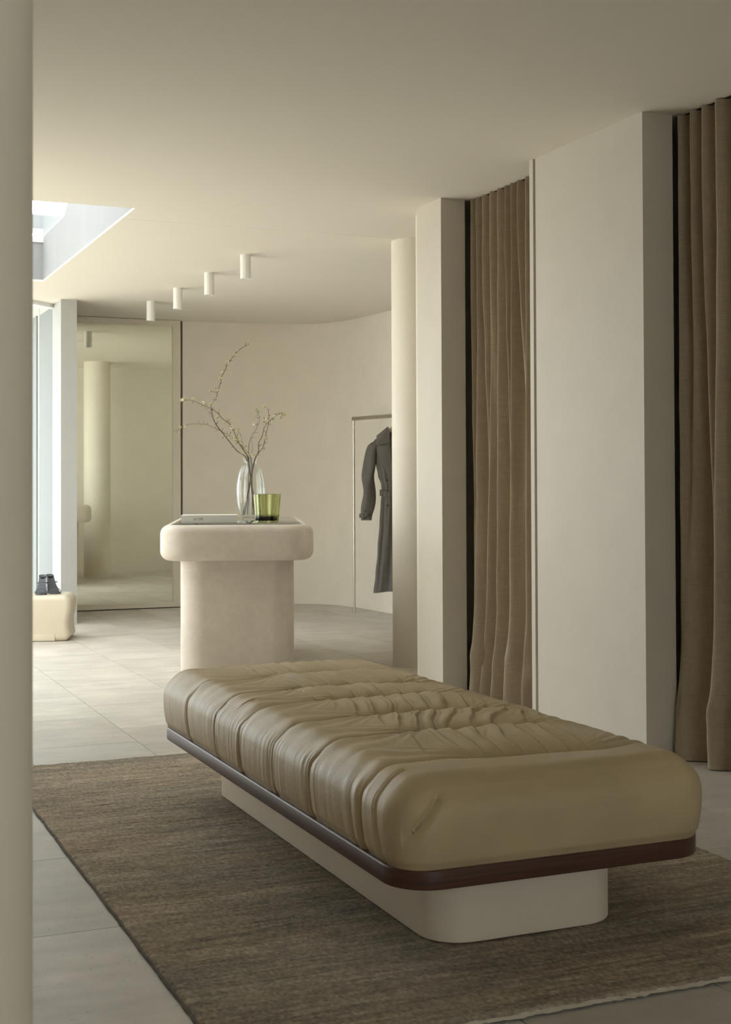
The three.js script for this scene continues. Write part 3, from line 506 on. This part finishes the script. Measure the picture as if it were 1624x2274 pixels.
// ------------------------------------------------------------------ clothes rail and garments
const RA = [4.338, -10.49], RB = [4.56, -9.42];
{
  const t = thing('clothes_rail', 'slim metal clothes rail standing against the curved wall', 'rail', [RA[0], 0, RA[1]], Math.atan2(-(RB[1] - RA[1]), RB[0] - RA[0])), L = Math.hypot(RB[0] - RA[0], RB[1] - RA[1]);
  for (const x of [0, L]) mesh('leg', toCreasedNormals(new THREE.CylinderGeometry(0.0105, 0.0105, 1.60, 20).translate(x, 0.80, 0), 0.5), M.steel, t);
  mesh('bar', new RoundedBoxGeometry(L + 0.026, 0.03, 0.026, 2, 0.003).translate(L / 2, 1.613, 0), M.steel, t);
}
{
  const CXc = 4.475, CZc = -9.955, turn = -0.42;
  const hg = thing('coat_hanger', 'pale wooden hanger holding the trench coat on the rail', 'hanger', [CXc, 1.44, CZc], turn);
  mesh('hanger_bar', merge(tube([[-0.15, -0.02, 0], [-0.08, 0.02, 0.002], [0, 0.085, 0.004], [0.08, 0.02, 0.002], [0.15, -0.02, 0]], [0.012, 0.015, 0.017, 0.015, 0.012], 10, 6)), M.paleWood, hg);
  mesh('hook', tube([[0, 0.085, 0.004], [0, 0.12, 0.004], [0.02, 0.15, 0], [0.012, 0.185, -0.004], [-0.01, 0.186, -0.004]], 0.0022, 8, 6), M.steel, hg);
  const t = thing('trench_coat', 'long dark taupe belted trench coat hanging from the rail', 'coat', [CXc, 0.2, CZc], turn);
  const yk = (v) => v, prof = [[0.0, 0.172, 0.085], [0.15, 0.158, 0.08], [0.35, 0.142, 0.07], [0.55, 0.126, 0.062], [0.72, 0.117, 0.056], [0.79, 0.110, 0.05], [0.86, 0.114, 0.054], [0.94, 0.14, 0.062], [1.03, 0.155, 0.062], [1.12, 0.168, 0.06], [1.18, 0.188, 0.055], [1.215, 0.172, 0.05], [1.25, 0.13, 0.045], [1.285, 0.072, 0.04]];
  const at = (y) => { let i = 0; while (i + 2 < prof.length && prof[i + 1][0] < y) i++; const [a, b] = [prof[i], prof[i + 1]], f = sm(clamp((y - a[0]) / (b[0] - a[0]), 0, 1)); return [lerp(a[1], b[1], f), lerp(a[2], b[2], f)]; };
  const sec = (y, a, k = 0) => { const [w, d] = at(y), c = Math.cos(a), s = Math.sin(a), p = 0.75, fold = (0.010 * sstep(0.8, 0.3, y) + 0.005) * Math.sin(a * 9 + 2.2 * Math.sin(y * 2.5)) + 0.004 * Math.sin(a * 17 + y * 3); return [Math.sign(c) * Math.abs(c) ** p * (w + k) + fold * c * 0.5, y, Math.sign(s) * Math.abs(s) ** p * (d + k) + fold * s]; };
  const body = grid(120, 90, (u, v) => sec(0.012 + v * 1.272 + 0.008 * Math.sin(u * 14) * (1 - v), Math.PI / 2 - 0.02 - u * (2 * Math.PI - 0.04)));
  mesh('body', body, M.coat, t);
  for (const s of [-1, 1]) {
    const P = [[s * 0.12, 1.225, 0], [s * 0.178, 1.165, 0.003], [s * 0.208, 0.97, 0.01], [s * 0.212, 0.83, 0.018], [s * 0.226, 0.70, 0.022], [s * 0.235, 0.582, 0.016]], R0 = [0.03, 0.05, 0.05, 0.052, 0.056, 0.042];
    const curve = new THREE.CatmullRomCurve3(P.map((p) => new THREE.Vector3(...p)));
    const sl = grid(40, 60, (u, v) => { const c = curve.getPoint(v), k = v * 5, r = lerp(R0[Math.floor(Math.min(4, k))], R0[Math.min(5, Math.floor(Math.min(4, k)) + 1)], sm(clamp(k - Math.floor(Math.min(4, k)), 0, 1))), a = u * 2 * Math.PI, w = 0.009 * Math.sin(v * 13 + 2.4 * Math.cos(a + 0.6)) * Math.sin(Math.PI * v) + 0.006 * Math.sin(a * 3 + v * 6); return [c.x + s * Math.cos(a) * (r * 0.95 + w), c.y, c.z + Math.sin(a) * (r * 0.8 + w)]; }, true);
    mesh('sleeve', sl, M.coat, t);
    const cuff = grid(32, 4, (u, v) => { const a = u * 2 * Math.PI, c = [s * 0.232, 0.63, 0.019]; return [c[0] + s * Math.cos(a) * (0.052 + 0.003 * Math.sin(v * 3.1)) + s * 0.004, c[1] + (v - 0.5) * 0.036 - 0.012 * s * Math.cos(a) * s, c[2] + Math.sin(a) * 0.046]; }, true);
    const cf = mesh('cuff_strap', cuff, M.coat, t);
    for (const dx of [-0.02, 0.022]) { const b = mesh('button', new THREE.CylinderGeometry(0.006, 0.006, 0.003, 14).rotateX(Math.PI / 2), M.button, cf); b.position.set(s * 0.232 + dx * -s, 0.628, 0.066); }
    // collar leaf and lapel, thin folded cloth lying on the front
    const leaf = (pts, z, name) => { const q = new THREE.Shape(pts.map(([a, b]) => new THREE.Vector2(s * a, b))), g = new THREE.ExtrudeGeometry(q, { depth: 0.005, bevelEnabled: true, bevelSize: 0.002, bevelThickness: 0.0015, bevelSegments: 2 }); g.translate(0, 0, z); const p = g.attributes.position; for (let i = 0; i < p.count; i++) { const y = p.getY(i), [w, d] = at(y), f = clamp(1 - (Math.abs(p.getX(i)) / (w + 0.02)) ** 2.6, 0, 1); p.setZ(i, p.getZ(i) + d * f ** 0.37); } g.computeVertexNormals(); mesh(name, toCreasedNormals(g, 0.6), M.coat, t); };
    leaf([[0.148, 1.255], [0.06, 1.325], [0.045, 1.30], [0.048, 1.185], [0.148, 1.188]], 0.010, 'collar');
    leaf([[0.148, 1.16], [0.09, 1.178], [0.048, 1.183], [0.022, 0.985], [0.03, 0.885], [0.145, 1.118]], 0.008, 'lapel');
  }
  const belt = grid(90, 4, (u, v) => { const a = u * 2 * Math.PI, y = 0.80 + (v - 0.5) * 0.05 - 0.03 * sstep(-0.12, 0.02, Math.cos(a) * 0.12) * (Math.sin(a) > 0 ? 1 : 0.2), q = sec(y, a, 0.015); return q; }, true);
  mesh('belt', belt, M.coat, t);
  for (const [bx, by] of [[-0.068, 0.90], [-0.063, 0.70], [0.068, 0.90], [0.063, 0.70]]) { const b = mesh('button', new THREE.CylinderGeometry(0.0085, 0.0085, 0.004, 16).rotateX(Math.PI / 2), M.button, t); b.position.set(bx, by, at(by)[1] * 0.93 + 0.004); }
  const sc = thing('knit_garment', 'burgundy knit hanging in front of the trench coat, half behind the column', 'garment', [4.50, 0.74, -9.80], -0.42);
  mesh('body', grid(60, 40, (u, v) => { const a = u * 2 * Math.PI, w = 0.12 - 0.06 * sstep(0.86, 1, v) + 0.004 * Math.sin(a * 6), d = 0.022; return [0.08 + Math.cos(a) * w, v * 0.68, Math.sin(a) * d]; }, true), M.burgundy, sc);
  mesh('hanger_bar', tube([[-0.0, 0.64, 0], [0.08, 0.70, 0], [0.16, 0.64, 0]], 0.008, 8, 6), M.paleWood, sc);
  mesh('hook', tube([[0.08, 0.70, 0], [0.08, 0.80, 0], [0.065, 0.875, -0.004], [0.03, 0.905, -0.006], [0.005, 0.89, -0.006]], 0.0022, 8, 5), M.steel, sc);
}

// ------------------------------------------------------------------ curtains
function curtain(label, z0, z1, X, nTop, nBot, seed, phase) {
  const NZ = Math.round(Math.abs(z1 - z0) * 420), NY = 140, Ht = H - 0.004, t = thing('curtain', label, 'curtain', [X, 0, (z0 + z1) / 2]), zc = (z0 + z1) / 2;
  const g = grid(NZ, NY, (s, v) => {
    const y = 0.004 + v * (Ht - 0.004), k = sstep(0.95, 0.15, v + 0.12 * (vnoise(s * 7, 0.3, seed) - 0.5));
    const sw = s + 0.012 * (vnoise(s * 9, v * 1.2, seed + 1) - 0.5);
    const p1 = 2 * Math.PI * nTop * (sw + 0.012 * Math.sin(s * 17 + seed)) + phase, p2 = 2 * Math.PI * nBot * (sw + 0.02 * Math.sin(s * 11 + seed * 2)) + phase * 0.6;
    const f = (p, A) => { const c = Math.cos(p); return A * (c + 0.38 * c * c + 0.08 * Math.cos(2 * p + 0.9)); }, r = (p, B) => B * Math.sin(p + 0.5);
    let x = lerp(f(p1, 0.042), f(p2, 0.052), k), dz = lerp(r(p1, 0.012), r(p2, 0.02), k);
    const hem = sstep(0.30, 0.02, y), buck = Math.exp(-(((y - 0.17 - 0.09 * vnoise(s * 22, 0.5, seed + 3)) / 0.05) ** 2));
    x += -0.035 * sstep(0.5, 0.0, y) + 0.05 * buck * (vnoise(s * 30, 1.5, seed + 5) - 0.55) + 0.02 * hem * (vnoise(s * 18, y * 6, seed + 6) - 0.5);
    dz += 0.03 * buck * (vnoise(s * 26, 4.5, seed + 7) - 0.5);
    x += 0.006 * (vnoise(s * 40, y * 5, seed + 8) - 0.5);
    return [x, y, lerp(z0, z1, s) + dz - zc, s * Math.abs(z1 - z0) * 2.4, y * 1.2];
  });
  mesh('cloth', g, M.curtain, t);
  mesh('track', box(0.0, 0.02, H - 0.0025, H - 0.0005, z0 - zc, z1 - zc), M.track, t);
}
curtain('brown linen curtain in the gap between the two piers', -6.165, -5.24, 3.206, 13, 7, 11, 1.2);
curtain('brown linen curtain at the right edge, beyond the wide pier', -4.47, -3.32, 3.226, 13, 7, 23, 0.4);

// ------------------------------------------------------------------ ceiling spots, unlit
['farthest', 'second farthest', 'second nearest', 'nearest'].forEach((w, i) => {
  const z = [-10.51, -9.736, -8.952, -8.166][i], x = [2.628, 2.636, 2.643, 2.647][i];
  const t = thing('ceiling_spot', `white cylinder ceiling spot, ${w} of the row of four`, 'spotlight', [x, H, z], 0, 'ceiling spots');
  mesh('housing', toCreasedNormals(new THREE.LatheGeometry([[0.0, -0.1485], [0.024, -0.1485], [0.0245, -0.152], [0.0325, -0.152], [0.0335, -0.151], [0.0335, -0.002], [0.0335, 0]].map(([a, b]) => new THREE.Vector2(a, b)), 40), 0.6), M.lamp, t);
  mesh('lens', toCreasedNormals(new THREE.CylinderGeometry(0.0238, 0.0238, 0.002, 32).translate(0, -0.1496, 0), 0.5), M.windowFrame, t);
});

renderer.render(scene, camera);
